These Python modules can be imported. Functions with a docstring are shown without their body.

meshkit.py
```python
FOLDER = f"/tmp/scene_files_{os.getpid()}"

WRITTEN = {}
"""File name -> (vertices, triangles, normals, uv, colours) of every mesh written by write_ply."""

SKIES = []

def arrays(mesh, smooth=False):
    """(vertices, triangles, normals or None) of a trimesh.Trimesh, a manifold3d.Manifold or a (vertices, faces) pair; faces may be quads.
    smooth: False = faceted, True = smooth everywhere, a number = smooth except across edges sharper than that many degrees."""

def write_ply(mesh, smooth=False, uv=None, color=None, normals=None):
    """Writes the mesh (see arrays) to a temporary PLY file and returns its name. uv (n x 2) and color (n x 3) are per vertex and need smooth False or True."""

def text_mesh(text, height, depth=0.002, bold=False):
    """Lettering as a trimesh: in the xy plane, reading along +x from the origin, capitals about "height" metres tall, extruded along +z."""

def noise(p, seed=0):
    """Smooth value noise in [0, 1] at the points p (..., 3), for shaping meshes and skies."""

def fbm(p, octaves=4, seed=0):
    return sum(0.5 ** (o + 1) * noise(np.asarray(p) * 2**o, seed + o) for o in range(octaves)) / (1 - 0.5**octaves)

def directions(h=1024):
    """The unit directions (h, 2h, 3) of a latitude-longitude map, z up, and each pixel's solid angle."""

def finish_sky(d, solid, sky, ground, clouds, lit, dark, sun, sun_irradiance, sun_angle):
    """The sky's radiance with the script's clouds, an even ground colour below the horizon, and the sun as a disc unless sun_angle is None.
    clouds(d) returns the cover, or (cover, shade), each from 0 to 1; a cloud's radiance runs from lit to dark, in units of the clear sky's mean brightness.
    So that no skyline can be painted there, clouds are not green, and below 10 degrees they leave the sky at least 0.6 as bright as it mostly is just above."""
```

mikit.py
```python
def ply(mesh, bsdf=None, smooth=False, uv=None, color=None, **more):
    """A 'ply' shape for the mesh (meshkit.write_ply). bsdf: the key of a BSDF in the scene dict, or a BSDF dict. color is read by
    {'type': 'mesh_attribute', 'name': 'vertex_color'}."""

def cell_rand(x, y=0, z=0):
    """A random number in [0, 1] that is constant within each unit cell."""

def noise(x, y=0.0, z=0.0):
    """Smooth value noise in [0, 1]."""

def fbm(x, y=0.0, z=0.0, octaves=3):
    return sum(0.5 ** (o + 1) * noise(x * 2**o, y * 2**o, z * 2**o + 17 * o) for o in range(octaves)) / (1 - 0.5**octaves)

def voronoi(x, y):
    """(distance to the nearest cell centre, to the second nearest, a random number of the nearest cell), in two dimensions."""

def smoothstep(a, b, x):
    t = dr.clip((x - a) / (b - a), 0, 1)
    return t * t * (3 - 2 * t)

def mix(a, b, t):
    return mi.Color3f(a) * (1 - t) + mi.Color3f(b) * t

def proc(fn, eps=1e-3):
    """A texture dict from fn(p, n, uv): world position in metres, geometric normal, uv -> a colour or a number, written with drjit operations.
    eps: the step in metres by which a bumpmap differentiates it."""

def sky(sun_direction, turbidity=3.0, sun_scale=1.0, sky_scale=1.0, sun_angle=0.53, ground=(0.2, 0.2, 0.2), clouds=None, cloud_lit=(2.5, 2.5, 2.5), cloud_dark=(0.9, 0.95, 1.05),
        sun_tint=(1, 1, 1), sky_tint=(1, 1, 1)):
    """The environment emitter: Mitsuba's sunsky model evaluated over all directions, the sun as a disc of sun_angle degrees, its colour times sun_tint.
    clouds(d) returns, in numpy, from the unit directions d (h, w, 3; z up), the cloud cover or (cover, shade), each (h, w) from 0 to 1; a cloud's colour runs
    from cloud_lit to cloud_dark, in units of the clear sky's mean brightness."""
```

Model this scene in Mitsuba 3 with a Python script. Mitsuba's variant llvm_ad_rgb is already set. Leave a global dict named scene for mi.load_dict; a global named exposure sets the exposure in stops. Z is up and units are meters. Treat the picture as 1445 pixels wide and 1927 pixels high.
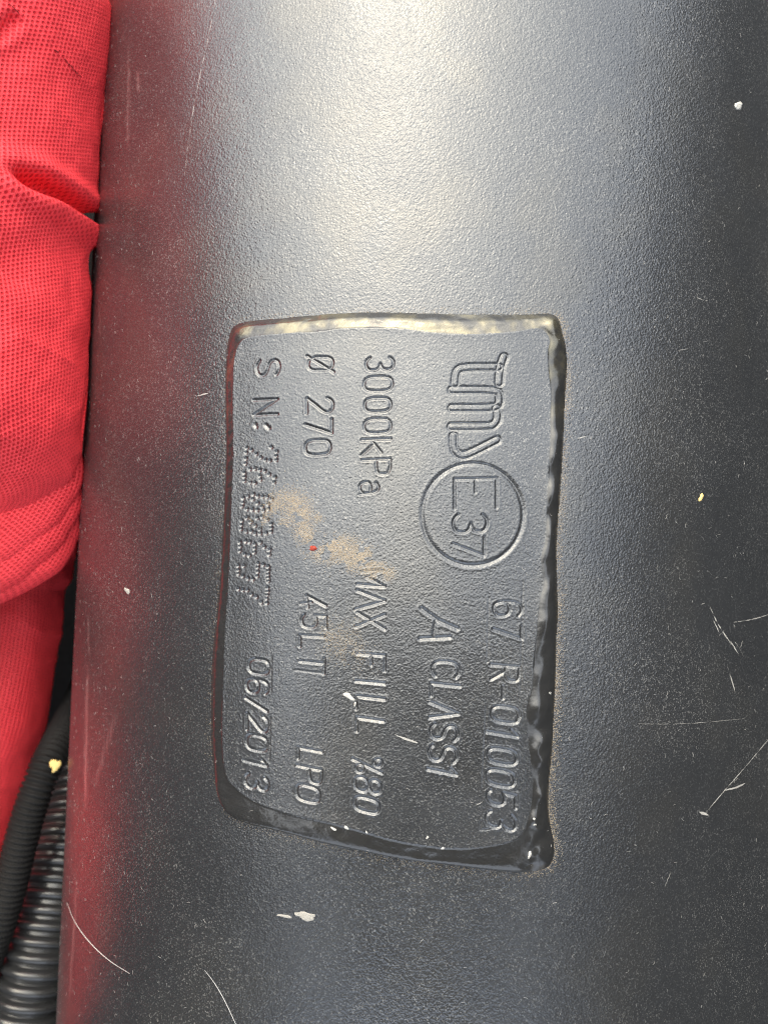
import math
import numpy as np
import drjit as dr
import mitsuba as mi
import trimesh
import mikit
import meshkit
from mikit import proc, noise, fbm, voronoi, smoothstep, mix

scene, labels = {}, {}
T = mi.ScalarTransform4f
rng = np.random.default_rng(67)

# ------------------------------------------------------------------ camera, sky, exposure
R = 0.135                      # the tank is 270 mm across
AX = 0.150                     # height of its axis above the boot floor
F, CX, CY = 1500.0, 722.5, 963.5
YAW, PITCH, ROLL, D = -0.06917, 0.04720, 0.02942, 0.18674
CAM = np.array([0.0, 0.0, AX + R + D])
FWD = np.array([math.sin(YAW), math.sin(PITCH), -math.sqrt(1 - math.sin(YAW) ** 2 - math.sin(PITCH) ** 2)])
UP0 = np.array([-math.sin(ROLL), math.cos(ROLL), 0.0])
RIGHT = np.cross(FWD, UP0); RIGHT /= np.linalg.norm(RIGHT)
UP = np.cross(RIGHT, FWD)
scene['camera'] = {'type': 'thinlens', 'fov': math.degrees(2 * math.atan(963.5 / F)), 'fov_axis': 'y',
                   'aperture_radius': 0.0008, 'focus_distance': 0.187, 'near_clip': 0.005, 'far_clip': 50.0,
                   'to_world': T().look_at(origin=CAM.tolist(), target=(CAM + FWD).tolist(), up=UP.tolist())}
SUN = np.array([-0.24, 0.60, 0.76]); SUN /= np.linalg.norm(SUN)


def overcast(d):
    """A full cloud cover, brightest where the sun stands behind it, a little uneven."""
    glow = np.exp(-(np.arccos(np.clip(d @ SUN, -1, 1)) / math.radians(36)) ** 2)
    return np.ones(d.shape[:2]), np.clip(1 - glow + 0.16 * (meshkit.fbm(d * 3.0, 4, 5) - 0.5), 0, 1)


scene['daylight'] = mikit.sky(SUN.tolist(), turbidity=4, sun_scale=0.07, sun_angle=18, sky_scale=1.0, sun_tint=(1.0, 0.955, 0.85), ground=(0.20, 0.17, 0.12),
                              clouds=overcast, cloud_lit=(12.6, 11.9, 10.4), cloud_dark=(2.35, 2.6, 3.0))
exposure = 2.5


# ------------------------------------------------------------------ helpers
def ray(x, y):
    d = FWD + RIGHT * ((x - CX) / F) + UP * ((CY - y) / F)
    return d / np.linalg.norm(d)


def at_plane(x, y, z):
    """The point at height z that the photograph shows at (x, y)."""
    d = ray(x, y)
    return CAM + d * ((z - CAM[2]) / d[2])


def at_tank(x, y, h=0.0):
    """(arc length round the tank, length along it) of the photograph's point (x, y) on the tank's surface raised by h."""
    d = ray(x, y); o = CAM - np.array([0, 0, AX]); r = R + h
    a, b, c = d[0] ** 2 + d[2] ** 2, d[0] * o[0] + d[2] * o[2], o[0] ** 2 + o[2] ** 2 - r * r
    q = max(b * b - a * c, 0.0)
    p = o + d * ((-b - math.sqrt(q)) / a)
    return np.array([math.atan2(p[0], p[2]) * R, p[1]])


def arc(points, h=0.0):
    return np.array([at_tank(x, y, h) for x, y in points])


def wrap(a, y, h):
    """Points of the world from arc length, length and height above the tank's surface."""
    t = np.asarray(a) / R; r = R + np.asarray(h)
    return np.stack([r * np.sin(t), np.broadcast_to(y, t.shape), AX + r * np.cos(t)], -1)


def grid_faces(n, m):
    i, j = np.meshgrid(np.arange(n - 1), np.arange(m - 1), indexing='ij')
    k = i * m + j
    return np.stack([k, k + m, k + m + 1, k + 1], -1).reshape(-1, 4)


def tri(quads):
    return np.vstack([quads[:, [0, 1, 2]], quads[:, [0, 2, 3]]])


def compact(v, f):
    used, inv = np.unique(f, return_inverse=True)
    return v[used], inv.reshape(f.shape)


def chaikin(p, n=3, closed=False):
    p = np.asarray(p, float)
    for _ in range(n):
        q = np.roll(p, -1, 0) if closed else p[1:]
        b = p if closed else p[:-1]
        m = np.stack([0.75 * b + 0.25 * q, 0.25 * b + 0.75 * q], 1).reshape(-1, p.shape[1])
        p = m if closed else np.vstack([p[:1], m, p[-1:]])
    return p


def seg_dist(P, a, b):
    ab = b - a
    t = np.clip(((P - a) @ ab) / max(ab @ ab, 1e-18), 0, 1)
    return np.linalg.norm(P - a - t[..., None] * ab, axis=-1)


def poly_dist(P, line, closed=False):
    """Distance of the points P (..., 2) to a polyline."""
    best = np.full(P.shape[:-1], 9.0)
    n = len(line)
    for k in range(n if closed else n - 1):
        best = np.minimum(best, seg_dist(P, line[k], line[(k + 1) % n]))
    return best


def inside(P, poly):
    x, y = P[..., 0], P[..., 1]
    res = np.zeros(x.shape, bool)
    n = len(poly)
    for k in range(n):
        (x0, y0), (x1, y1) = poly[k], poly[(k + 1) % n]
        if y0 == y1:
            continue
        hit = (y0 > y) != (y1 > y)
        res ^= hit & (x < (x1 - x0) * (y - y0) / (y1 - y0) + x0)
    return res


def smooth01(a, b, x):
    t = np.clip((x - a) / (b - a), 0, 1)
    return t * t * (3 - 2 * t)


def add(key, mesh, bsdf, smooth=False, label=None, category=None, group=None, kind=None, uv=None):
    scene[key] = mikit.ply(mesh, bsdf, smooth=smooth, uv=uv)
    tag(key, label, category, group, kind)


def tag(key, label=None, category=None, group=None, kind=None):
    d = {k: v for k, v in (('label', label), ('category', category), ('group', group), ('kind', kind)) if v}
    if d:
        labels[key] = d


def tube(path, radius, sides=10, caps=True):
    path = np.asarray(path, float)
    t = np.gradient(path, axis=0); t /= np.linalg.norm(t, axis=1, keepdims=True)
    ref = np.array([0.31, 0.2, 0.93])
    a = np.cross(t, ref); a /= np.linalg.norm(a, axis=1, keepdims=True)
    b = np.cross(t, a)
    ph = np.arange(sides) / sides * 2 * np.pi
    rad = np.broadcast_to(radius, (len(path),))
    v = path[:, None] + rad[:, None, None] * (np.cos(ph)[None, :, None] * a[:, None] + np.sin(ph)[None, :, None] * b[:, None])
    n = len(path)
    i, j = np.meshgrid(np.arange(n - 1), np.arange(sides), indexing='ij')
    q = np.stack([i * sides + j, i * sides + (j + 1) % sides, (i + 1) * sides + (j + 1) % sides, (i + 1) * sides + j], -1).reshape(-1, 4)
    f = tri(q)
    v = v.reshape(-1, 3)
    if caps:
        c0, c1 = len(v), len(v) + 1
        v = np.vstack([v, path[:1], path[-1:]])
        k = np.arange(sides)
        f = np.vstack([f, np.stack([np.full(sides, c0), (k + 1) % sides, k], -1),
                       np.stack([np.full(sides, c1), (n - 1) * sides + k, (n - 1) * sides + (k + 1) % sides], -1)])
    return v, f


def outward(v, f):
    """Turns the triangles whose normals point towards the tank's axis."""
    n = np.cross(v[f[:, 1]] - v[f[:, 0]], v[f[:, 2]] - v[f[:, 0]])
    c = v[f].mean(1) - np.array([0, 0, AX]); c[:, 1] = np.sign(c[:, 1]) * np.maximum(np.abs(c[:, 1]) - 0.30, 0)
    bad = (n * c).sum(1) < 0
    f = f.copy(); f[bad] = f[bad][:, ::-1]
    return f


def resample(p, step):
    p = np.asarray(p, float)
    s = np.r_[0, np.cumsum(np.linalg.norm(np.diff(p, axis=0), axis=1))]
    n = max(2, int(s[-1] / step) + 1)
    t = np.linspace(0, s[-1], n)
    return np.stack([np.interp(t, s, p[:, k]) for k in range(p.shape[1])], -1)


# ------------------------------------------------------------------ materials
def P3(p, s):
    # turned, so that the noise's grid does not line up with the tank
    return (0.5712 * p.x + 0.7301 * p.y + 0.3752 * p.z) * s, (-0.7693 * p.x + 0.6351 * p.y - 0.0690 * p.z) * s, (-0.2887 * p.x - 0.2520 * p.y + 0.9237 * p.z) * s


SCUFFS = [(*at_tank(x0, y0).tolist(), *at_tank(x1, y1).tolist(), w, k) for x0, y0, x1, y1, w, k in
          [(166, 1240, 160, 1545, 0.0016, 1.3), (222, 1330, 175, 1500, 0.0016, 0.5), (146, 1640, 130, 1900, 0.0014, 0.9), (258, 130, 262, 180, 0.0008, 0.8), (243, 70, 240, 300, 0.0012, 0.6),
           (186, 560, 190, 640, 0.001, 0.7), (166, 1150, 168, 1240, 0.0012, 0.9)]]


def dust_glint_cover(p):
    """Share of the paint turned pale by dust, and by grain glints painted in as specks; thicker in patches."""
    patch = 0.55 + 0.75 * smoothstep(0.30, 0.80, fbm(*P3(p, 45.0), octaves=4))
    return dr.clip(smoothstep(0.60, 0.90, noise(*P3(p, 3700.0))) * patch * 0.36 + 0.025 * patch, 0, 1)


def tank_metal(p, n, uv):
    return 0.86 * (1 - dust_glint_cover(p))


def tank_colour(p, n, uv):
    film = smoothstep(0.45, 0.75, fbm(*P3(p, 60.0), octaves=3))
    base = mix((0.115, 0.120, 0.128), (0.15, 0.148, 0.142), film * 0.4)
    base = mix(base, (0.34, 0.335, 0.32), dust_glint_cover(p))
    a = dr.atan2(p.x, p.z - AX) * R
    for a0, y0, a1, y1, w, k in SCUFFS:
        t = dr.clip((p.y - y0) / (y1 - y0), 0, 1)
        d = (a - (a0 + (a1 - a0) * t) + 0.0012 * (noise(0.0, p.y * 300.0, a0 * 1000) - 0.5)) / w
        m = dr.exp(-d * d) * smoothstep(0.0, 0.25, t) * smoothstep(1.0, 0.75, t) * fbm(a * 2500.0, p.y * 160.0, 1.0, octaves=2)
        base = mix(base, (0.42, 0.41, 0.40), dr.clip(k * m, 0, 1))
    return base


def tank_rough(p, n, uv):
    return 0.22 + 0.12 * fbm(*P3(p, 90.0), octaves=3)


def tank_bump(p, n, uv):
    return noise(*P3(p, 3000.0)) + 0.3 * noise(*P3(p, 5600.0))


for key_, depth_ in (('tank_paint', 0.00007), ('plate_paint', 0.000045)):
    scene[key_] = {'type': 'bumpmap', 'scale': depth_, 'tex': proc(tank_bump, eps=5e-5),
                   'bsdf': {'type': 'principled', 'base_color': proc(tank_colour), 'roughness': proc(tank_rough), 'metallic': proc(tank_metal), 'specular': 0.6}}


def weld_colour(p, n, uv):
    tan_tint = smoothstep(0.35, 0.7, fbm(*P3(p, 260.0), octaves=3)) * smoothstep(0.030, 0.046, p.y + 0.006 * noise(*P3(p, 150.0)))  # tan tint rises towards the top bead, broken up by noise
    return mix((0.10, 0.10, 0.10), (0.22, 0.20, 0.145), 0.9 * tan_tint)


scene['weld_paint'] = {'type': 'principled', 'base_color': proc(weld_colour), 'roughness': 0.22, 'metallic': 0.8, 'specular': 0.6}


def bag_bump(p, n, uv):
    # spun-bonded cloth: rows of small sunk bonding points between raised threads
    u, v = uv.x / 0.00142, uv.y / 0.00130
    iu = dr.floor(u)
    v = v + 0.5 * (iu - 2 * dr.floor(iu * 0.5))
    fu, fv = u - dr.floor(u) - 0.5, v - dr.floor(v) - 0.5
    r = dr.sqrt(fu * fu + fv * fv)
    return smoothstep(0.18, 0.42, r) + 0.35 * fbm(uv.x * 4200, uv.y * 4200, 0.0, octaves=2)


def bag_colour(p, n, uv):
    h = bag_bump(p, n, uv)
    v = fbm(*P3(p, 900.0), octaves=2)
    return mix((0.58, 0.007, 0.015), (0.95, 0.060, 0.075), dr.clip(h * 0.8 + 0.3 * (v - 0.5), 0, 1))


def bag_base():
    return {'type': 'principled', 'base_color': proc(bag_colour), 'roughness': 0.55, 'specular': 0.4, 'sheen': 0.3}


scene['red_cloth'] = {'type': 'twosided', 'bsdf': {'type': 'bumpmap', 'scale': 0.00032, 'tex': proc(bag_bump, eps=1e-4), 'bsdf': bag_base()}}
scene['hose_plastic'] = {'type': 'principled', 'base_color': {'type': 'rgb', 'value': (0.026, 0.027, 0.029)}, 'roughness': 0.26, 'specular': 0.9}


def sleeve_colour(p, n, uv):
    return mix((0.006, 0.006, 0.007), (0.018, 0.018, 0.018), fbm(*P3(p, 2500.0), octaves=2))


scene['sleeve_rubber'] = {'type': 'principled', 'base_color': proc(sleeve_colour), 'roughness': 0.7, 'specular': 0.3}


def carpet_colour(p, n, uv):
    return mix((0.012, 0.012, 0.013), (0.03, 0.03, 0.031), fbm(*P3(p, 800.0), octaves=3))


scene['grey_trim'] = {'type': 'twosided', 'bsdf': {'type': 'principled', 'base_color': {'type': 'rgb', 'value': (0.10, 0.107, 0.118)}, 'roughness': 0.8, 'specular': 0.3}}
scene['dark_carpet'] = {'type': 'twosided', 'bsdf': {'type': 'principled', 'base_color': proc(carpet_colour), 'roughness': 0.95, 'specular': 0.1}}


def mud_colour(p, n, uv):
    return mix((0.27, 0.21, 0.14), (0.52, 0.44, 0.33), fbm(*P3(p, 2600.0), octaves=3))


scene['dry_mud'] = {'type': 'principled', 'base_color': proc(mud_colour), 'roughness': 0.95, 'specular': 0.1}
scene['pale_dust'] = {'type': 'principled', 'base_color': {'type': 'rgb', 'value': (0.34, 0.33, 0.305)}, 'roughness': 0.9, 'specular': 0.2}
scene['white_lint'] = {'type': 'principled', 'base_color': {'type': 'rgb', 'value': (0.62, 0.61, 0.60)}, 'roughness': 0.6, 'specular': 0.4}
scene['thread_fibre'] = {'type': 'principled', 'base_color': {'type': 'rgb', 'value': (0.06, 0.01, 0.012)}, 'roughness': 0.8, 'specular': 0.2}
scene['grey_lint'] = {'type': 'principled', 'base_color': {'type': 'rgb', 'value': (0.40, 0.39, 0.375)}, 'roughness': 0.8, 'specular': 0.2}
scene['white_chip'] = {'type': 'principled', 'base_color': {'type': 'rgb', 'value': (0.48, 0.47, 0.44)}, 'roughness': 0.6, 'specular': 0.4}
scene['husk_material'] = {'type': 'principled', 'base_color': {'type': 'rgb', 'value': (0.78, 0.58, 0.22)}, 'roughness': 0.6, 'specular': 0.4}
scene['crumb_material'] = {'type': 'principled', 'base_color': {'type': 'rgb', 'value': (0.35, 0.05, 0.03)}, 'roughness': 0.6, 'specular': 0.4}
scene['bare_scratch'] = {'type': 'principled', 'base_color': {'type': 'rgb', 'value': (0.36, 0.35, 0.33)}, 'roughness': 0.5, 'specular': 0.5}

# ------------------------------------------------------------------ setting: the car boot the tank lies in, and panels added for shade
def box(x0, x1, y0, y1, z0, z1):
    m = trimesh.creation.box((x1 - x0, y1 - y0, z1 - z0)); m.apply_translation(((x0 + x1) / 2, (y0 + y1) / 2, (z0 + z1) / 2))
    return m


add('boot_floor', box(-0.46, 0.40, -0.6, 0.6, -0.02, 0.0), 'dark_carpet', kind='structure')
def side_panel(x0, x1, z_front, z_back):
    """A boot side: an upright panel, its sloping top shaped to darken reflections."""
    y = [-0.6, 0.6, 0.6, -0.6]; z = [0.0, 0.0, z_front, z_back]
    v = np.array([(x, y[k], z[k]) for x in (x0, x1) for k in range(4)])
    return trimesh.convex.convex_hull(v)


add('boot_wall', side_panel(0.36, 0.40, 0.30, 0.93), 'grey_trim', kind='structure')
add('boot_wall_001', side_panel(-0.46, -0.42, 0.22, 0.93), 'grey_trim', kind='structure')  # unseen left side, added to cut light on the bag and reflections
add('shade_panel', box(-0.46, 0.40, -0.52, -0.08, 0.95, 0.98), 'dark_carpet', kind='structure')  # unseen overhead panel added to darken reflections, in place of a person leaning over

# ------------------------------------------------------------------ gas tank: shell
OUT = [(440, 612), (470, 603), (520, 600), (600, 592), (700, 587), (800, 590), (900, 592), (1000, 592), (1036, 589), (1052, 600), (1058, 630), (1063, 645), (1067, 680),
       (1063, 740), (1059, 840), (1053, 930), (1048, 1000), (1046, 1040), (1048, 1110), (1050, 1150), (1046, 1200), (1046, 1250), (1042, 1340), (1038, 1420), (1033, 1460),
       (1030, 1520), (1036, 1556), (1043, 1585), (1042, 1615), (1028, 1636), (990, 1643), (930, 1638), (850, 1626), (760, 1617), (680, 1600), (600, 1584), (530, 1563),
       (470, 1551), (438, 1538), (420, 1516), (411, 1490), (402, 1440), (397, 1380), (399, 1250), (407, 1170), (416, 1080), (421, 980), (427, 850), (424, 720), (427, 660), (432, 630)]
INN = [(448, 644), (470, 632), (540, 626), (600, 624), (650, 616), (700, 617), (760, 617), (800, 624), (870, 629), (930, 627), (980, 622), (1010, 616), (1026, 622), (1036, 640), (1030, 660),
       (1031, 690), (1037, 740), (1035, 780), (1035, 830), (1032, 880), (1030, 930), (1028, 980), (1027, 1020), (1017, 1045), (1020, 1080), (1024, 1100), (1014, 1130),
       (1011, 1165), (1007, 1210), (1003, 1250), (1000, 1300), (988, 1330), (995, 1400), (1000, 1440), (1003, 1480), (999, 1530), (985, 1565), (968, 1582), (930, 1592), (860, 1599),
       (800, 1593), (740, 1583), (680, 1565), (620, 1549), (560, 1537), (500, 1519), (465, 1503), (443, 1484), (424, 1465), (417, 1400), (419, 1300), (422, 1200), (430, 1090),
       (435, 950), (439, 850), (437, 750), (439, 680)]
PLATE_H = 0.0022
outer = arc(chaikin(OUT, 2, True))
inner = arc(chaikin(INN, 2, True), PLATE_H)


def peel(P):
    """The paint's orange peel, metres."""
    P = P @ np.array([[0.5712, -0.7693, -0.2887], [0.7301, 0.6351, -0.2520], [0.3752, -0.0690, 0.9237]])
    return 0.00007 * (meshkit.noise(P / 0.00034, 1) - 0.5) + 0.000010 * (meshkit.noise(P / 0.0010, 2) - 0.5) + 0.00004 * (meshkit.noise(P / 0.004, 3) - 0.5)


def spaced(*parts):
    out = [np.linspace(a, b, max(2, int(round((b - a) / s)) + 1)) for a, b, s in parts]
    return np.unique(np.round(np.concatenate(out), 8))


aa = spaced((-math.pi * R, -0.165, 0.006), (-0.165, -0.12, 0.0006), (-0.12, -0.08, 0.00034), (-0.08, 0.06, 0.00024), (0.06, 0.112, 0.00032), (0.112, math.pi * R, 0.006))
yy = spaced((-0.34, -0.16, 0.01), (-0.16, -0.118, 0.0005), (-0.118, 0.135, 0.00025), (0.135, 0.18, 0.0005), (0.18, 0.34, 0.01))
A, Y = np.meshgrid(aa, yy, indexing='ij')
fine = (A > -0.165) & (A < 0.112) & (Y > -0.16) & (Y < 0.18)
H = np.zeros(A.shape)
H[fine] = peel(wrap(A[fine], Y[fine], 0.0))
V = wrap(A, Y, H).reshape(-1, 3)
q = grid_faces(*A.shape)
lo, hi = outer.min(0), outer.max(0)
near = ((A > lo[0]) & (A < hi[0]) & (Y > lo[1]) & (Y < hi[1]))
hole = np.zeros(A.shape, bool)
PN = np.stack([A[near], Y[near]], -1)
hole[near] = inside(PN, outer)
# keep a margin under the weld
from scipy.ndimage import binary_erosion, distance_transform_edt, gaussian_filter
hole = binary_erosion(hole, iterations=5).reshape(-1)
q = q[~hole[q].all(1)]
v, f = compact(V, tri(q))
# domed ends
ends = []
for s in (-1, 1):
    ph = np.linspace(0, np.pi / 2, 12); th = np.linspace(-math.pi, math.pi, 73)
    PH, TH = np.meshgrid(ph, th, indexing='ij')
    r = R * np.cos(PH)
    ev = np.stack([r * np.sin(TH), s * (0.34 + 0.07 * np.sin(PH)), AX + r * np.cos(TH)], -1).reshape(-1, 3)
    ef = tri(grid_faces(*PH.shape))
    ends.append((ev, ef[:, ::-1] if s < 0 else ef))
for ev, ef in ends:
    f = np.vstack([f, ef + len(v)]); v = np.vstack([v, ev])
add('gas_tank__shell', (v, outward(v, f)), 'tank_paint', smooth=True)
tag('gas_tank', 'black painted steel gas tank with a welded plate of stamped lettering', 'gas tank')

# ------------------------------------------------------------------ stamped lettering (strokes: x = height of the letter 0..1, y = reading direction 0..1)
O_ = [(0.30, 0), (0.72, 0), (0.93, 0.12), (1, 0.5), (0.93, 0.88), (0.72, 1), (0.30, 1), (0.07, 0.88), (0, 0.5), (0.07, 0.12), (0.30, 0)]
S_ = [(0.86, 0.95), (0.98, 0.7), (1, 0.4), (0.93, 0.1), (0.75, 0.0), (0.58, 0.15), (0.5, 0.5), (0.42, 0.85), (0.25, 1.0), (0.07, 0.9), (0, 0.55), (0.02, 0.3), (0.14, 0.04)]
GL = {
    '0': [O_], 'O': [O_],
    '1': [[(0.80, 0.0), (1, 0.55), (0, 0.45)]], '|': [[(0, 0.45), (1, 0.5)]],
    '2': [[(0.78, 0.02), (0.95, 0.2), (1, 0.5), (0.95, 0.85), (0.78, 1), (0.62, 0.9), (0.4, 0.55), (0.02, 0.0)], [(0, 0), (0, 1)]],
    '3': [[(0.85, 0.05), (0.97, 0.25), (1, 0.55), (0.93, 0.9), (0.76, 1), (0.58, 0.88), (0.52, 0.5)], [(0.52, 0.5), (0.46, 0.9), (0.26, 1.02), (0.07, 0.9), (0, 0.55), (0.03, 0.25), (0.16, 0.02)]],
    '4': [[(0.25, 0), (1, 0.75)], [(0.25, 0), (0.27, 1.1)], [(0, 0.8), (0.5, 0.72)]],
    '5': [[(1, 0.95), (1, 0.08), (0.57, 0.04)], [(0.57, 0.04), (0.63, 0.4), (0.58, 0.85), (0.38, 1.0), (0.12, 0.92), (0, 0.55), (0.04, 0.2), (0.13, 0.02)]],
    '6': [[(0.85, 0.95), (0.98, 0.7), (0.96, 0.25), (0.75, 0.02), (0.3, 0.0), (0.05, 0.15), (0, 0.5), (0.08, 0.9), (0.28, 1.0), (0.5, 0.88), (0.57, 0.5), (0.5, 0.12), (0.34, 0.0)]],
    '7': [[(1, 0), (1, 1), (0, 0.3)]],
    '8': [[(0.54, 0.5), (0.62, 0.1), (0.78, 0), (0.95, 0.15), (1, 0.5), (0.95, 0.85), (0.78, 1), (0.62, 0.9), (0.54, 0.5), (0.44, 0.08), (0.25, -0.03), (0.05, 0.12), (0, 0.5), (0.05, 0.88), (0.25, 1.03), (0.44, 0.92), (0.54, 0.5)]],
    'A': [[(0, 0), (1, 0.55)], [(1, 0.55), (0, 1)]], 'C': [[(0.86, 0.92), (0.98, 0.65), (0.95, 0.2), (0.75, 0), (0.28, 0), (0.06, 0.2), (0, 0.62), (0.14, 0.92)]],
    'E': [[(0, 0), (1, 0)], [(0, 0), (0, 1)], [(0.5, 0), (0.5, 0.45)], [(1, 0), (1, 1)]],
    'F': [[(0, 0), (1, 0)], [(1, 0), (1, 1)], [(0.5, 0), (0.52, 0.7)]], 'I': [[(0, 0.5), (1, 0.5)]], 'L': [[(0, 0), (1, 0)], [(0, 0), (0, 1)]],
    'k': [[(0, 0), (1, 0)], [(0.35, 0.1), (0.68, 0.9)], [(0.42, 0.3), (0, 1)]],
    'N': [[(0, 0), (1, 0), (0, 1), (1, 1)]], 'P': [[(0, 0), (1, 0)], [(1, 0), (1, 0.6), (0.92, 0.95), (0.75, 1), (0.56, 0.92), (0.5, 0.6), (0.5, 0)]],
    'R': [[(0, 0), (1, 0)], [(1, 0), (1, 0.6), (0.92, 0.95), (0.75, 1), (0.58, 0.92), (0.52, 0.6), (0.52, 0)], [(0.52, 0.35), (0, 1)]],
    'S': [S_], 'T': [[(0, 0.45), (1, 0.5)], [(1, 0), (1, 1)]], 'X': [[(0, 0), (1, 1)], [(0, 1), (1, 0)]],
    'a': [[(0.85, 0.1), (1, 0.5), (0.85, 0.95), (0.05, 1)], [(0.55, 1), (0.6, 0.3), (0.45, 0.0), (0.2, 0.0), (0.03, 0.3), (0.05, 0.7), (0.25, 1)]],
    '/': [[(0, 0), (1, 1)]], '-': [[(0.5, 0), (0.5, 1)]],
    'o': [[(0.5 + 0.5 * math.cos(k * math.pi / 6), 0.5 + 0.5 * math.sin(k * math.pi / 6)) for k in range(13)]],
}
ROUND = set('0O3568SCPR2ao')
strokes = []      # (points in photo pixels, half width px, depth mm)


def glyph(ch, x0, x1, y0, y1, hw=2.45, depth=0.29):
    sh = max(-2.0, (0.5 * (y0 + y1) - 1100) / 300 * 8)
    d = depth * rng.uniform(0.85, 1.12)
    for st in GL[ch]:
        p = np.array(st, float)
        if ch in ROUND and len(p) > 3:
            p = chaikin(p, 2)
        strokes.append((np.stack([x0 + (x1 - x0) * p[:, 0], y0 + (y1 - y0) * p[:, 1] + sh * (p[:, 0] - 0.5)], -1), hw, d))


def line(pts, hw=2.45, depth=0.28, smooth=0):
    strokes.append((chaikin(pts, smooth) if smooth else np.array(pts, float), hw, depth))


for g in ['3 688 741 672 697', '0 684 739 709 736', '0 685 736 749 775', '0 684 736 788 815', 'k 680 735 827 855', 'P 681 734 865 893', 'a 675 713 907 929',
          'F 672 724 1232 1260', 'I 669 724 1279 1289', 'L 670 724 1313 1337', 'L 671 722 1354 1380', '8 667 717 1465 1491', '0 666 714 1502 1528',
          '2 577 627 749 777', '7 574 624 790 816', '0 573 622 828 856', '5 566 613 1157 1182', 'L 564 609 1197 1218', 'L 561 606 1411 1432', 'P 559 605 1445 1472', 'O 557 602 1479 1508',
          'S 483 526 677 707', 'N 477 522 752 780', '0 467 507 1241 1268', '6 463 506 1279 1305', '/ 462 503 1316 1336', '2 465 505 1346 1376', '0 463 504 1384 1412', '1 459 502 1428 1444', '3 461 505 1459 1485',
          '6 928 983 1132 1160', '7 928 981 1178 1201', 'R 923 977 1253 1281', '- 918 974 1292 1314', '0 924 977 1330 1360', '1 916 973 1372 1392', '0 917 973 1410 1438', '0 915 969 1450 1479', '5 916 970 1491 1517', '3 914 971 1530 1560',
          'C 812 865 1245 1276', 'L 811 865 1289 1312', 'A 808 862 1324 1354', 'S 810 862 1364 1393', 'S 807 860 1404 1434', '1 804 859 1444 1462',
          'E 855 934 901 956', '3 852 917 967 1002', '7 852 911 1012 1047', 'O 579 627 672 697']:
    c, *n = g.split()
    glyph(c, *map(float, n))
line([(578, 670), (628, 700)])                                                    # the bar of the diameter sign
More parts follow.
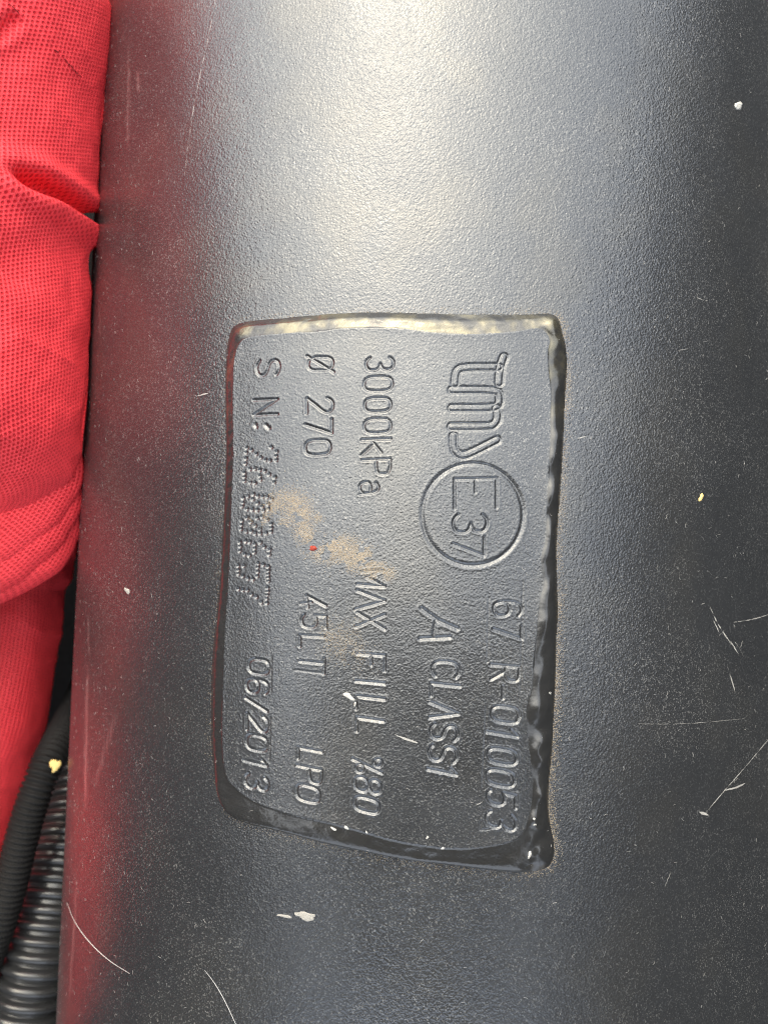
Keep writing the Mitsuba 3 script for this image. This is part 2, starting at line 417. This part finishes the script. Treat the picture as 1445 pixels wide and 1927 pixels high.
line([(681, 1076), (720, 1073), (690, 1086), (724, 1104), (672, 1100)]); line([(672, 1111), (724, 1131), (669, 1147)])
line([(672, 1152), (724, 1184)]); line([(669, 1180), (724, 1157)])
line([(577, 1121), (613, 1140)]); line([(577, 1121), (579, 1143)]); line([(566, 1136), (586, 1133)])
line([(564, 1244), (610, 1249)]); line([(610, 1240), (609, 1268)]); line([(556, 1261), (606, 1267)], 2.0, 0.09)
line([(663, 1428), (718, 1455)])
for cx, cy in ((711, 1436), (677, 1446)):
    line([(cx + 7.5 * math.cos(k * .5236), cy + 7.5 * math.sin(k * .5236)) for k in range(13)], 2.1)
line([(793, 1145), (825, 1168), (860, 1183)], 3.2, 0.32); line([(790, 1202), (846, 1199)], 3.0, 0.3); line([(820, 1165), (815, 1199)], 3.0, 0.24)
line([(480, 799), (482, 803)], 3.4, 0.25); line([(500, 800), (506, 806)], 3.4, 0.25)
line([(889 + 95 * math.cos(k * math.pi / 36), 968 + 96 * math.sin(k * math.pi / 36)) for k in range(73)], 3.6, 0.28)
# faint edges of the stamping dies
for p in ([(614, 1150), (616, 1210)], [(511, 1236), (510, 1302)], [(509, 1350), (507, 1432)], [(919, 1125), (917, 1245)], [(983, 1095), (980, 1300)], [(915, 1330), (908, 1480)], [(905, 1545), (903, 1562), (926, 1560)]):
    line(p, 1.8, 0.07)
# maker's emblem: hollow strokes, given by the middle line of each and its half width
EM = [([(948, 672), (941, 690), (939, 720)], 6.5), ([(938, 691), (870, 691), (858, 699), (856, 722)], 6.2), ([(850, 734), (935, 734), (940, 745), (940, 758), (934, 768), (850, 768)], 6.0),
      ([(934, 768), (938, 785), (930, 800), (918, 803), (849, 803)], 6.0), ([(853, 820), (853, 846), (866, 858), (880, 856), (935, 828)], 6.2)]
SER = """130,125 125,170 120,230 115,280 175,145 225,185 270,220 320,245 360,250 425,245 425,205 430,160 375,115
105,375 105,415 105,455 160,335 210,335 260,345 310,355 355,390 410,420 405,470 165,470 210,475 265,440 260,405
95,630 90,675 80,710 140,610 195,590 190,640 240,610 290,615 335,615 380,640 130,740 185,745 235,750 240,680 285,715 300,755 345,690 350,740
80,855 75,900 70,940 130,830 170,870 215,905 265,945 125,965 175,965 215,985 265,985 325,985 375,965 375,930 375,890 235,830 285,815 335,845
60,1075 65,1115 60,1160 120,1065 160,1070 210,1095 210,1135 205,1175 110,1195 155,1205 265,1075 305,1120 360,1150 355,1195
45,1310 45,1355 45,1390 100,1310 90,1415 140,1440 190,1445 235,1415 240,1370 240,1325 245,1290 295,1300 345,1320 345,1360 345,1395 345,1430 345,1465
45,1545 90,1555 135,1555 175,1600 225,1625 275,1680 330,1685 330,1640 335,1605 340,1570 340,1535"""
dots = [(440 + float(x) / 5.35, 820 + float(y) / 5.35) for x, y in (s.split(',') for s in SER.split())]

# ------------------------------------------------------------------ plate and weld: one relief, cut into its two parts
STEP = 0.00013
ga = np.arange(lo[0] - 0.0015, hi[0] + 0.0015, STEP); gy = np.arange(lo[1] - 0.0015, hi[1] + 0.0015, STEP)
GA, GY = np.meshgrid(ga, gy, indexing='ij')
GP = np.stack([GA, GY], -1)
wob = 0.0005 * (meshkit.fbm(np.stack([GA, GY, 0 * GA], -1) / 0.0045, 3, 11) - 0.5)
in_out, in_inn = inside(GP, outer), inside(GP, inner)
d_out = np.where(in_out, distance_transform_edt(in_out), -distance_transform_edt(~in_out)) * STEP      # depth inside the weld's outer edge
d_inn = np.where(in_inn, distance_transform_edt(in_inn), -distance_transform_edt(~in_inn)) * STEP      # depth inside the plate
d_inn = d_inn + 0.6 * wob
t = np.clip(d_out / np.maximum(d_out - np.minimum(d_inn, 0), 1e-6), 0, 1)
width = np.maximum(d_out - np.minimum(d_inn, 0), 0.0002)
lump = meshkit.fbm(np.stack([GA, GY, 0 * GA], -1) / 0.0050, 2, 5) - 0.5
crink = meshkit.fbm(np.stack([GA * 0.5, GY, 0 * GA + 3], -1) / 0.0011, 2, 8) - 0.5
sr = smooth01(inner[:, 0].max() - 0.006, inner[:, 0].max() - 0.001, GA)                              # the right side is lumpy, the rest drawn out smooth
sb = smooth01(inner[:, 1].min() + 0.016, inner[:, 1].min() + 0.002, GY)
lumpy = 0.16 + 0.84 * np.maximum(sr, 0.12 * sb)
drawn = np.interp(t, [0, 0.40, 0.55, 1.0], [0, 0.72, 0.84, 1.0])                 # steep at the outside, then a shallow slope up to the plate
sharp = 1 - (1 - t) ** 12
bead = PLATE_H * (drawn * (1 - sr) * (1 - sb) + sharp * sb * (1 - sr) + (1 - (1 - t) ** 1.9) * sr)
bead += np.sin(np.pi * t) ** 0.8 * (0.0004 * sr + 0.0016 * lumpy * lump + 0.00028 * crink * (1 - sr) * (1 - 0.7 * sb)) * np.clip(width / 0.003, 0.1, 1.2)
bead = np.where(in_out & (d_inn <= 0), gaussian_filter(bead, 1.5), bead)
plate = np.full(GA.shape, PLATE_H) + 0.00025 * (meshkit.noise(np.stack([GA, GY, 0 * GA], -1) / 0.022, 4) - 0.5)
plate += 0.00012 * np.exp(-np.maximum(d_inn, 0) / 0.0012)
cut = np.zeros(GA.shape)


def window(pts, m):
    a0, y0 = pts.min(0) - m; a1, y1 = pts.max(0) + m
    i0, i1 = np.searchsorted(ga, [a0, a1]); j0, j1 = np.searchsorted(gy, [y0, y1])
    return slice(max(i0, 0), i1), slice(max(j0, 0), j1)


def groove(pts, hw, depth):
    w = hw * 0.000125
    win = window(pts, 5 * w)
    d = poly_dist(GP[win], pts) + 0.00004 * (meshkit.noise(np.stack([GA[win], GY[win], 0 * GA[win]], -1) / 0.0005, 9) - 0.5)
    g = depth * 0.001 * (np.exp(-(d / w) ** 2) - 0.16 * np.exp(-((d - 2.1 * w) / (0.9 * w)) ** 2))
    cur = cut[win]
    cut[win] = np.where(g > np.maximum(cur, 0), g, np.where((g < 0) & (cur <= 0), np.minimum(g, cur), cur))


for pts, hw, depth in strokes:
    groove(arc(pts, PLATE_H), hw, depth)
for pts, hw in EM:
    p = arc(chaikin(pts, 2), PLATE_H); w = hw * 0.000125
    win = window(p, 4 * w)
    d = poly_dist(GP[win], p)
    cut[win] = np.maximum(cut[win], np.where(d < 0.45 * w, np.minimum(cut[win], 0), 0.00024 * np.exp(-((d - w) / 0.00030) ** 2)))
for x, y in dots:
    p = arc([(x, y)], PLATE_H)
    win = window(p, 0.0016)
    d = np.linalg.norm(GP[win] - p[0], axis=-1)
    g = 0.00040 * np.exp(-(d / 0.00037) ** 2)
    cut[win] = np.where(np.abs(g) > np.abs(cut[win]), g, cut[win])
plate = plate - gaussian_filter(cut, 0.45)
edge = smooth01(-0.0001, 0.0009, d_inn)
HH = np.where(d_inn > 0, plate, np.where(d_out > 0, np.maximum(bead, -0.0003), -0.0003 + 0.4 * d_out))
HH = np.where((d_inn > -0.0004) & (d_inn < 0.0005), gaussian_filter(HH, 1.3), HH)
HH = HH + np.where(d_out > 0, 0.9 * peel(wrap(GA, GY, 0.0)) * np.where(d_inn > 0, 0.65, 0.45 * (1 - 0.7 * sr)), 0)
PV = wrap(GA, GY, HH).reshape(-1, 3)
q = grid_faces(*GA.shape)
qi = (d_inn.reshape(-1)[q] > 0).all(1)
qo = (d_out.reshape(-1)[q] > -0.0006).all(1) & ~qi
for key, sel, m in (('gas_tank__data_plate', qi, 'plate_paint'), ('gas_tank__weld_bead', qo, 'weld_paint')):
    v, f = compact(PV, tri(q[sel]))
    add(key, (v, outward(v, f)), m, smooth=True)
labels['gas_tank__data_plate'] = {'label': 'plate stamped with rows of pressure, capacity and date marks'}


def height(p):
    """Height above the tank's surface of what lies at arc positions p (n, 2)."""
    p = np.asarray(p)
    i = np.round((p[:, 0] - ga[0]) / STEP).astype(int); j = np.round((p[:, 1] - gy[0]) / STEP).astype(int)
    ok = (i >= 0) & (i < len(ga)) & (j >= 0) & (j < len(gy))
    h = np.zeros(len(p))
    h[ok] = np.maximum(HH[i[ok], j[ok]], 0)
    return h


# ------------------------------------------------------------------ red bag
def bag_sheet(edge_px, z_edge, rise, width, y_range, drop, folds, seed, ripple=1.0, low=1.0, ds=0.00045, dy=0.0005):
    """A puffed cloth side: a cross-section that comes in level from the left, rolls over at the edge and drops; folds: (polyline px, half width m, depth m)."""
    e = np.array([at_plane(x, y, AX + z_edge)[:2] for x, y in edge_px])
    e = e[np.argsort(e[:, 1])]
    ys = np.arange(y_range[0], y_range[1], dy)
    xe = gaussian_filter(np.interp(ys, e[:, 1], e[:, 0]), 0.0012 / dy)
    # profile, from far left over the shoulder and down
    ph = np.linspace(0, 1, 400)
    top = np.stack([-width - 0.16 * (1 - ph), rise + 0.02 * (1 - ph)], -1)[:-1]
    a = np.linspace(0, np.pi / 2, 400)
    roll = np.stack([-width * (1 - np.sin(a)), rise * np.cos(a) ** 0.9], -1)
    b = np.linspace(0, 1, 200)[1:]
    side = np.stack([-0.075 * b ** 0.6, -drop * b ** 1.3], -1)
    prof = np.vstack([top, roll, side])
    s = np.r_[0, np.cumsum(np.linalg.norm(np.diff(prof, axis=0), axis=1))]
    s_roll = s[len(top)]
    ss = spaced((0, s_roll - 0.01, 0.004), (s_roll - 0.01, s[len(top) + 399] + 0.012, ds), (s[len(top) + 399] + 0.012, s[-1], 0.003))
    px, pz = np.interp(ss, s, prof[:, 0]), np.interp(ss, s, prof[:, 1])
    X = xe[None, :] + px[:, None]; Z = AX + z_edge + np.where(pz[:, None] > 0, pz[:, None] * (low + (1 - low) * smooth01(-0.012, 0.045, ys))[None, :], pz[:, None]) + 0 * X; YY = ys[None, :] + 0 * X
    B = np.stack([X, YY, Z], -1)
    ds_ = np.gradient(B, axis=0); dy_ = np.gradient(B, axis=1)
    N = np.cross(ds_, dy_); N /= np.linalg.norm(N, axis=-1, keepdims=True) + 1e-12
    N *= np.sign(N[..., 2:3].mean())
    disp = 0.009 * (meshkit.noise(B / np.array([0.05, 0.035, 0.05]), seed) - 0.5) + 0.0020 * (meshkit.fbm(B / 0.013, 3, seed + 3) - 0.5)
    rid = 1 - 2 * np.abs(meshkit.noise(B @ np.array([[0.8, 0.6, 0], [-0.6, 0.8, 0], [0, 0, 1]]) / np.array([0.030, 0.010, 0.03]), seed + 7) - 0.5)
    disp += 0.0006 * rid ** 3
    for pts, hw, depth, *step in folds:
        L = np.array([at_plane(x, y, AX + (z_edge + rise * 0.5 * (1 - min(max(x, 0) / 165, 1)) if rise > 0.05 else z))[:2] for x, y, z in pts])
        d = poly_dist(B[..., :2], L)
        if step:      # one layer of cloth tucked under the next: the lower right side lies deeper
            nrm_ = np.array([L[-1][1] - L[0][1], -(L[-1][0] - L[0][0])]); nrm_ /= np.linalg.norm(nrm_)
            k_ = np.argmin(np.stack([np.linalg.norm(B[..., :2] - q_, axis=-1) for q_ in L]), axis=0)
            sd = ((B[..., :2] - L[k_]) * nrm_).sum(-1)
            disp -= step[0] * smooth01(-0.3 * hw, 1.2 * hw, sd) * (1 - 0.8 * smooth01(4 * hw, 12 * hw, sd))
        disp -= depth * (np.exp(-(d / hw) ** 2) - 0.45 * np.exp(-((d - 2.4 * hw) / (1.3 * hw)) ** 2))
    disp *= ripple
    fade = smooth01(s[-1], s[-1] - 0.02, ss)[:, None]
    B = B + N * (disp * fade)[..., None]
    U = np.stack([ss[:, None] + 0 * X, YY], -1).reshape(-1, 2)
    f = tri(grid_faces(*X.shape))
    return (B.reshape(-1, 3), f), U


up_edge = [(150, -260), (190, -120), (205, 0), (222, 35), (224, 70), (216, 140), (200, 220), (190, 290), (178, 370), (169, 405), (168, 430), (175, 450), (172, 490), (169, 560), (168, 620), (172, 690),
           (172, 740), (168, 800), (158, 850), (133, 905), (72, 955), (0, 990), (-60, 1020), (-140, 1070)]
folds = [([(175, 412, .075), (140, 400, .085), (95, 384, .09)], 0.0022, 0.006), ([(170, 480, .07), (120, 510, .085), (60, 530, .09)], 0.004, 0.002),
         ([(-20, 128, .09), (60, 136, .09), (120, 147, .09)], 0.0009, 0.0014)]
m, U = bag_sheet(up_edge, 0.072, 0.075, 0.090, (-0.03, 0.30), 0.13, folds, 21, low=0.15)
main_panel = m[0]
add('red_bag__main_panel', m, 'red_cloth', smooth=True, uv=U)
LAYERS = [([(120, 700), (150, 840), (157, 885), (150, 922), (112, 985), (52, 1045), (0, 1078), (-60, 1110), (-140, 1160)], 0.066, 51),
          ([(110, 760), (150, 900), (156, 935), (147, 965), (108, 1030), (52, 1086), (0, 1116), (-60, 1150), (-140, 1200)], 0.061, 52),
          ([(110, 800), (152, 930), (160, 960), (157, 992), (140, 1038), (115, 1074), (60, 1106), (0, 1135), (-60, 1164), (-140, 1210)], 0.055, 53)]
for k, (e, z, sd_) in enumerate(LAYERS):
    m, U = bag_sheet(e, z, 0.012, 0.030, (-0.055, 0.045), 0.10, [], sd_, ripple=0.35)
    add('red_bag__fold' + ('' if k == 0 else f'_{k:03d}'), m, 'red_cloth', smooth=True, uv=U)
low_edge = [(150, 980), (125, 1080), (120, 1110), (119, 1160), (106, 1240), (92, 1300), (72, 1380), (42, 1480), (16, 1580), (-3, 1630), (-40, 1720), (-120, 1850)]
m, U = bag_sheet(low_edge, -0.005, 0.030, 0.050, (-0.22, 0.03), 0.10, [([(70, 1120, .02), (40, 1300, .02), (10, 1480, .02)], 0.003, 0.002)], 33)
add('red_bag__lower_panel', m, 'red_cloth', smooth=True, uv=U, label='shaded lower side of the bag beneath its folds')
tag('red_bag', 'bulging bright red non-woven cloth bag pressed against the left of the tank', 'bag')
# a dark thread lying across the bag's upper corner
d_ = main_panel - CAM
w_ = d_ @ FWD
sx, sy = CX + F * (d_ @ RIGHT) / w_, CY - F * (d_ @ UP) / w_
tp_ = resample(chaikin([(14, 4), (60, 50), (100, 92), (122, 112), (152, 146)], 2), 6.0)
tw = np.array([main_panel[np.argmin((sx - x) ** 2 + (sy - y) ** 2 + 1e6 * (w_ < 0.1))] for x, y in tp_])
tw = chaikin(tw, 2) + np.array([0.0002, 0, 0.0004])
add('dark_thread', tube(tw, 0.00013 * (0.4 + 0.6 * np.sin(np.linspace(0.1, 3.0, len(tw)))), 5), 'thread_fibre', smooth=True, label='thin dark thread lying diagonally across the top corner of the red bag', category='thread')

# ------------------------------------------------------------------ hoses in the gap
def path(pts, step):
    p = np.array([at_plane(x, y, AX + z) for x, y, z in pts])
    return resample(chaikin(p, 4), step)


hp = path([(215, 1180, -0.10), (195, 1320, -0.06), (165, 1450, -0.025), (122, 1600, 0.0), (88, 1750, 0.012), (52, 1900, 0.018), (0, 2100, 0.018), (-60, 2300, 0.0)], 0.0003)
s = np.arange(len(hp)) * 0.0003
u = (s / 0.0050) % 1.0
prof = np.where(u < 0.68, np.sin(np.clip(u / 0.68, 0, 1) * np.pi) ** 0.45, 0.0)
add('corrugated_hose', tube(hp, 0.0128 + 0.0024 * prof, 40), 'hose_plastic', smooth=True, label='thick black corrugated plastic hose with wide shiny rings beside the tank', category='hose')
tp = path([(185, 1230, -0.08), (150, 1310, -0.03), (116, 1385, 0.012), (82, 1450, 0.028), (48, 1550, 0.03), (18, 1680, 0.03), (-10, 1770, 0.03), (-80, 1950, 0.02)], 0.0003)
s = np.arange(len(tp)) * 0.0003
add('ribbed_cable_sleeve', tube(tp, 0.0056 + 0.00060 * np.sin(s / 0.0021 * 2 * np.pi), 24), 'sleeve_rubber', smooth=True, label='thin matt black finely ribbed cable sleeve lying between red bag and thicker hose', category='cable sleeve')


# ------------------------------------------------------------------ small things: chips, hairs, scratches, dust
def chip(key, x, y, lx, ly, bsdf, label, category, plane=None, thick=0.0004, rot=0.0, group=None):
    """A small flake: a rounded uneven slab, lx by ly pixels."""
    k = 22
    th = np.arange(k) / k * 2 * np.pi
    rr = 1 + 0.16 * rng.uniform(-1, 1, k) + 0.22 * np.sin(2 * th + rng.uniform(0, 6)) + 0.14 * np.sin(3 * th + rng.uniform(0, 6))
    px = lx / 2 * rr * np.cos(th); py = ly / 2 * rr * np.sin(th)
    c, s_ = math.cos(rot), math.sin(rot)
    rings = []
    for sc, hz in ((1.0, 0.0), (0.96, 0.5), (0.75, 0.9), (0.35, 1.05)):
        q_ = np.stack([x + sc * (px * c - py * s_), y + sc * (px * s_ + py * c)], -1)
        if plane is None:
            a_ = arc(q_, 0.0); h0 = height(a_)
            a_ = np.array([at_tank(X, Y_, hh) for (X, Y_), hh in zip(q_, h0)])
            rings.append(wrap(a_[:, 0], a_[:, 1], h0 - 0.00005 + hz * thick * rng.uniform(0.8, 1.2, k)))
        else:
            rings.append(np.array([at_plane(X, Y_, plane) for X, Y_ in q_]) + np.array([0, 0, 1]) * (hz * thick))
    v = np.vstack(rings + [rings[-1].mean(0, keepdims=True)])
    n = len(rings)
    f = []
    for r_ in range(n - 1):
        for j in range(k):
            a0, a1, b0, b1 = r_ * k + j, r_ * k + (j + 1) % k, (r_ + 1) * k + j, (r_ + 1) * k + (j + 1) % k
            f += [(a0, b0, a1), (a1, b0, b1)]
    for j in range(k):
        f.append(((n - 1) * k + j, n * k, (n - 1) * k + (j + 1) % k))
    add(key, (v, np.array(f)), bsdf, smooth=60, label=label, category=category, group=group)


chip('yellow_husk', 105, 1440, 17, 27, 'husk_material', 'small yellow husk lying where the ribbed sleeve meets the tank', 'husk', plane=AX + 0.042, thick=0.001, rot=0.5)
chip('yellow_seed', 1318, 936, 7, 13, 'husk_material', 'tiny yellow seed on the dark right side of the tank', 'seed', rot=0.35)
chip('paint_chip', 1388, 199, 15, 13, 'white_chip', 'pale chip near the upper right of the tank', 'chip', rot=0.3)
chip('paint_chip_001', 576, 1724, 38, 15, 'pale_dust', 'larger grey white flake below the plate', 'chip', thick=0.0003, rot=0.06)
chip('paint_chip_002', 536, 1724, 26, 6, 'pale_dust', 'narrow grey flake just left of the larger flake below the plate', 'chip', thick=0.0002, rot=0.1)
chip('paint_chip_003', 240, 1112, 8, 12, 'pale_dust', 'small pale flake on the red tinted left side of the tank', 'chip', thick=0.0003, rot=-0.5)
chip('paint_chip_004', 656, 1310, 22, 11, 'white_chip', 'white crumbly chip on the plate beside the stamped FILL', 'chip', rot=0.5)
for k, (x, y, lx, ly) in enumerate([(1034, 1304, 6, 9), (1028, 1398, 7, 9), (1031, 1417, 5, 8), (1008, 1540, 8, 10), (1006, 1551, 6, 7), (996, 1609, 14, 7), (444, 1533, 9, 7), (462, 1546, 8, 5),
                                    (478, 1548, 7, 5), (628, 1560, 10, 5), (652, 1557, 12, 5), (690, 1566, 7, 4), (668, 1325, 8, 5), (833, 1596, 7, 5), (804, 1576, 5, 5)]):
    chip('gas_tank__glint_fleck' + ('' if k == 0 else f'_{k:03d}'), x, y, lx, ly, 'white_chip', None, None, thick=0.0003, rot=0.4 * k)  # bright glints along weld and plate, built as small white flakes
chip('red_crumb', 590, 1032, 16, 8, 'crumb_material', 'dark red crumb in the dried mud on the plate', 'crumb', thick=0.0006, rot=0.1)


def hair(pts, r, lift=0.00005, plane=None, sides=4):
    p = chaikin(pts, 3)
    a_ = arc(p, 0.0); h0 = height(a_)
    w = resample(wrap(a_[:, 0], a_[:, 1], h0 + lift), 0.0006)
    return tube(w, r * (0.35 + 0.65 * np.sin(np.linspace(0.12, np.pi - 0.12, len(w)))), sides)


add('white_hair', hair([(128, 1700), (138, 1730), (165, 1770), (205, 1808), (245, 1832)], 0.00010), 'white_lint', smooth=True, label='long curved white hair at the lower left edge of the tank', category='hair')
add('white_hair_001', hair([(386, 1826), (405, 1850), (425, 1885), (450, 1940)], 0.00008), 'white_lint', smooth=True, label='straight white hair at the bottom edge, below the plate\'s lower left corner', category='hair')


def ribbon(pts, w, seed):
    """A scratch: a broken narrow strip of bared metal just above the paint."""
    p = np.asarray(chaikin(pts, 2)); a_ = arc(p, 0.0)
    a_ = resample(a_, 0.0003)
    tn = np.gradient(a_, axis=0); tn /= np.linalg.norm(tn, axis=1, keepdims=True)
    nn = np.stack([-tn[:, 1], tn[:, 0]], -1)
    g = np.random.default_rng(seed)
    k = np.clip(meshkit.noise(np.stack([np.arange(len(a_)) * 0.25, 0 * a_[:, 0], 0 * a_[:, 0]], -1), seed) * 1.6 - 0.25, 0.05, 1) * np.sin(np.linspace(0.1, np.pi - 0.1, len(a_))) ** 0.4
    off = (nn * (w / 2 * k)[:, None])
    jit = nn * (g.normal(0, 0.00003, len(a_)))[:, None]
    L_, R_ = a_ + off + jit, a_ - off + jit
    v = np.vstack([wrap(L_[:, 0], L_[:, 1], height(L_) + 0.00003), wrap(R_[:, 0], R_[:, 1], height(R_) + 0.00003)])
    n = len(a_); i = np.arange(n - 1)
    f = np.vstack([np.stack([i, i + 1, n + i], -1), np.stack([i + 1, n + i + 1, n + i], -1)])
    m_ = trimesh.Trimesh(v, f, process=False)
    if m_.face_normals[:, 2].mean() < 0:
        f = f[:, ::-1]
    return v, f


SCR = [([(408, -10), (395, 60), (375, 150), (360, 230), (348, 330)], 0.00022), ([(1335, 1142), (1352, 1180), (1392, 1235)], 0.00035), ([(1380, 1171), (1415, 1166), (1450, 1155)], 0.00022),
       ([(1368, 1255), (1376, 1280), (1383, 1305)], 0.00035), ([(1446, 1390), (1400, 1445), (1360, 1490), (1325, 1532)], 0.00030), ([(1364, 1487), (1385, 1482), (1401, 1474)], 0.00045),
       ([(1200, 1362), (1290, 1363), (1400, 1352)], 0.00010), ([(745, 1378), (768, 1388), (787, 1394)], 0.00045), ([(1084, 826), (1102, 821)], 0.00022), ([(893, 1510), (905, 1503)], 0.00018), ([(1315, 1528), (1326, 1532), (1334, 1534)], 0.0007),
       ([(1382, 1208), (1392, 1222), (1398, 1236)], 0.0003), ([(1396, 1206), (1392, 1220)], 0.0002), ([(1342, 1168), (1352, 1190)], 0.00025), ([(1362, 1186), (1352, 1196)], 0.00015), ([(1372, 1204), (1386, 1226)], 0.00025),
       ([(1310, 560), (1322, 565), (1330, 566)], 0.0002), ([(1275, 660), (1300, 655)], 0.00012), ([(252, 1130), (262, 1118)], 0.00015), ([(196, 520), (202, 545)], 0.0002), ([(372, 745), (392, 740)], 0.0003), ([(1250, 1668), (1262, 1640)], 0.00012)]
for k, (pts, w) in enumerate(SCR):
    add('gas_tank__scratch' + ('' if k == 0 else f'_{k:03d}'), ribbon(pts, w, 40 + k), 'bare_scratch')
labels['gas_tank__scratch'] = {'label': 'long thin scratch running from the top edge beside the red reflection'}

OCT = np.array([(1, 0, 0), (-1, 0, 0), (0, 1, 0), (0, -1, 0), (0, 0, 1), (0, 0, -1)], float)
OCF = np.array([(0, 2, 4), (2, 1, 4), (1, 3, 4), (3, 0, 4), (2, 0, 5), (1, 2, 5), (3, 1, 5), (0, 3, 5)])


def grains(a_, size, g):
    """Irregular grains lying at arc positions a_ (n, 2)."""
    n = len(a_)
    h = height(a_) + 0.25 * size
    c = wrap(a_[:, 0], a_[:, 1], h)
    q_, _ = np.linalg.qr(g.normal(size=(n, 3, 3)))
    sc = size[:, None, None] * g.uniform(0.35, 1.0, (n, 1, 3)) * 0.5
    v = c[:, None] + (OCT[None] * sc) @ q_.transpose(0, 2, 1)
    f = OCF[None] + (np.arange(n) * 6)[:, None, None]
    return v.reshape(-1, 3), f.reshape(-1, 3)


# fine dust along the outside of the weld
g = np.random.default_rng(5)
n = 24000
seg = np.linalg.norm(np.roll(outer, -1, 0) - outer, axis=1)
k = g.choice(len(outer), n, p=seg / seg.sum()); tt = g.uniform(0, 1, n)[:, None]
base = outer[k] * (1 - tt) + outer[(k + 1) % len(outer)] * tt
nx = outer[(k + 1) % len(outer)] - outer[k]; ln = np.linalg.norm(nx, axis=1, keepdims=True)
nrm = np.stack([nx[:, 1], -nx[:, 0]], -1) / ln
cen = outer.mean(0)
nrm *= np.sign(((base - cen) * nrm).sum(1))[:, None]
side = np.where(nrm[:, 0] > 0.5, 1.0, np.where(nrm[:, 0] < -0.5, 0.10, 0.35))
keep = g.uniform(0, 1, n) < side * (0.25 + 1.0 * meshkit.noise(np.concatenate([base / 0.006, 0 * base[:, :1]], -1), 3))
base, nrm = base[keep], nrm[keep]
pos = base + nrm * (np.abs(g.normal(0, 0.0010, len(base))) - 0.0001)[:, None]
add('weld_dust', grains(pos, g.uniform(0.00008, 0.00026, len(pos)), g), 'dry_mud', label='pale sandy dust gathered along the outer edge of the weld', category='dust', kind='stuff')

# dried mud on the plate: crumbs and a thin film
MUD = [(520, 945, 14), (545, 940, 18), (566, 950, 16), (552, 968, 13), (505, 960, 10), (496, 980, 7), (572, 985, 13), (598, 975, 8), (566, 1003, 11), (585, 1030, 14), (608, 1040, 15), (632, 1042, 16), (655, 1030, 17), (672, 1045, 16), (688, 1062, 15),
       (700, 1078, 10), (640, 1020, 10), (725, 1078, 9), (645, 1205, 26), (668, 1225, 20), (620, 1195, 18), (735, 1080, 8), (478, 975, 8), (582, 1008, 14), (575, 965, 12), (620, 1028, 13), (535, 985, 9), (690, 1040, 12), (660, 1055, 14), (712, 1062, 10)]
mud_c = np.array([at_tank(x, y, PLATE_H) for x, y, r in MUD]); mud_r = np.array([r * 0.000125 for *_, r in MUD]); mud_w = np.array([0.28 if y > 1150 else 1.0 for x, y, r in MUD])
k = g.choice(len(MUD), 19000, p=mud_r ** 2 * mud_w / (mud_r ** 2 * mud_w).sum())
pos = mud_c[k] + g.normal(0, 1, (19000, 2)) * mud_r[k][:, None] * 0.8
pos = pos[meshkit.fbm(np.concatenate([pos / 0.0022, 0 * pos[:, :1]], -1), 3, 77) > 0.36]
add('dried_mud', grains(pos, g.uniform(0.00010, 0.00028, len(pos)), g), 'dry_mud', label='smear of dry tan mud across the middle of the stamped plate', category='mud', kind='stuff')

# dust specks and lint over the whole tank
n = 12000
pos = np.stack([g.uniform(-0.150, 0.11, n), g.uniform(-0.15, 0.17, n)], -1)
dens = 0.3 + 1.2 * smooth01(0.0, 0.05, pos[:, 0]) + 0.55 * smooth01(-0.06, -0.11, pos[:, 0])
pos = pos[g.uniform(0, 1, n) < dens]
add('dust_specks', grains(pos, 0.00006 + 0.00014 * g.uniform(0, 1, len(pos)) ** 3, g), 'grey_lint', label='fine white specks of dust scattered over the black tank', category='dust', kind='stuff')
vs, fs, off = [], [], 0
for _ in range(3200):
    a0, y0 = g.uniform(-0.150, 0.11), g.uniform(-0.15, 0.17)
    if g.uniform() > 0.25 + 0.75 * float(smooth01(-0.05, -0.10, a0)) + 0.2 * float(smooth01(0.01, 0.05, a0)):
        continue
    L, th, cu = g.uniform(0.0003, 0.0011), g.uniform(0, 2 * math.pi), g.normal(0, 0.7)
    tt = np.linspace(-0.5, 0.5, 4)
    p = np.stack([a0 + L * tt * math.cos(th) - cu * L * tt ** 2 * math.sin(th), y0 + L * tt * math.sin(th) + cu * L * tt ** 2 * math.cos(th)], -1)
    v, f = tube(wrap(p[:, 0], p[:, 1], height(p) + 0.00004), g.uniform(0.000018, 0.000042), 3, False)
    vs.append(v); fs.append(f + off); off += len(v)
add('lint', (np.vstack(vs), np.vstack(fs)), 'grey_lint', label='tiny pale lint fibres stuck all over the tank', category='lint', kind='stuff')
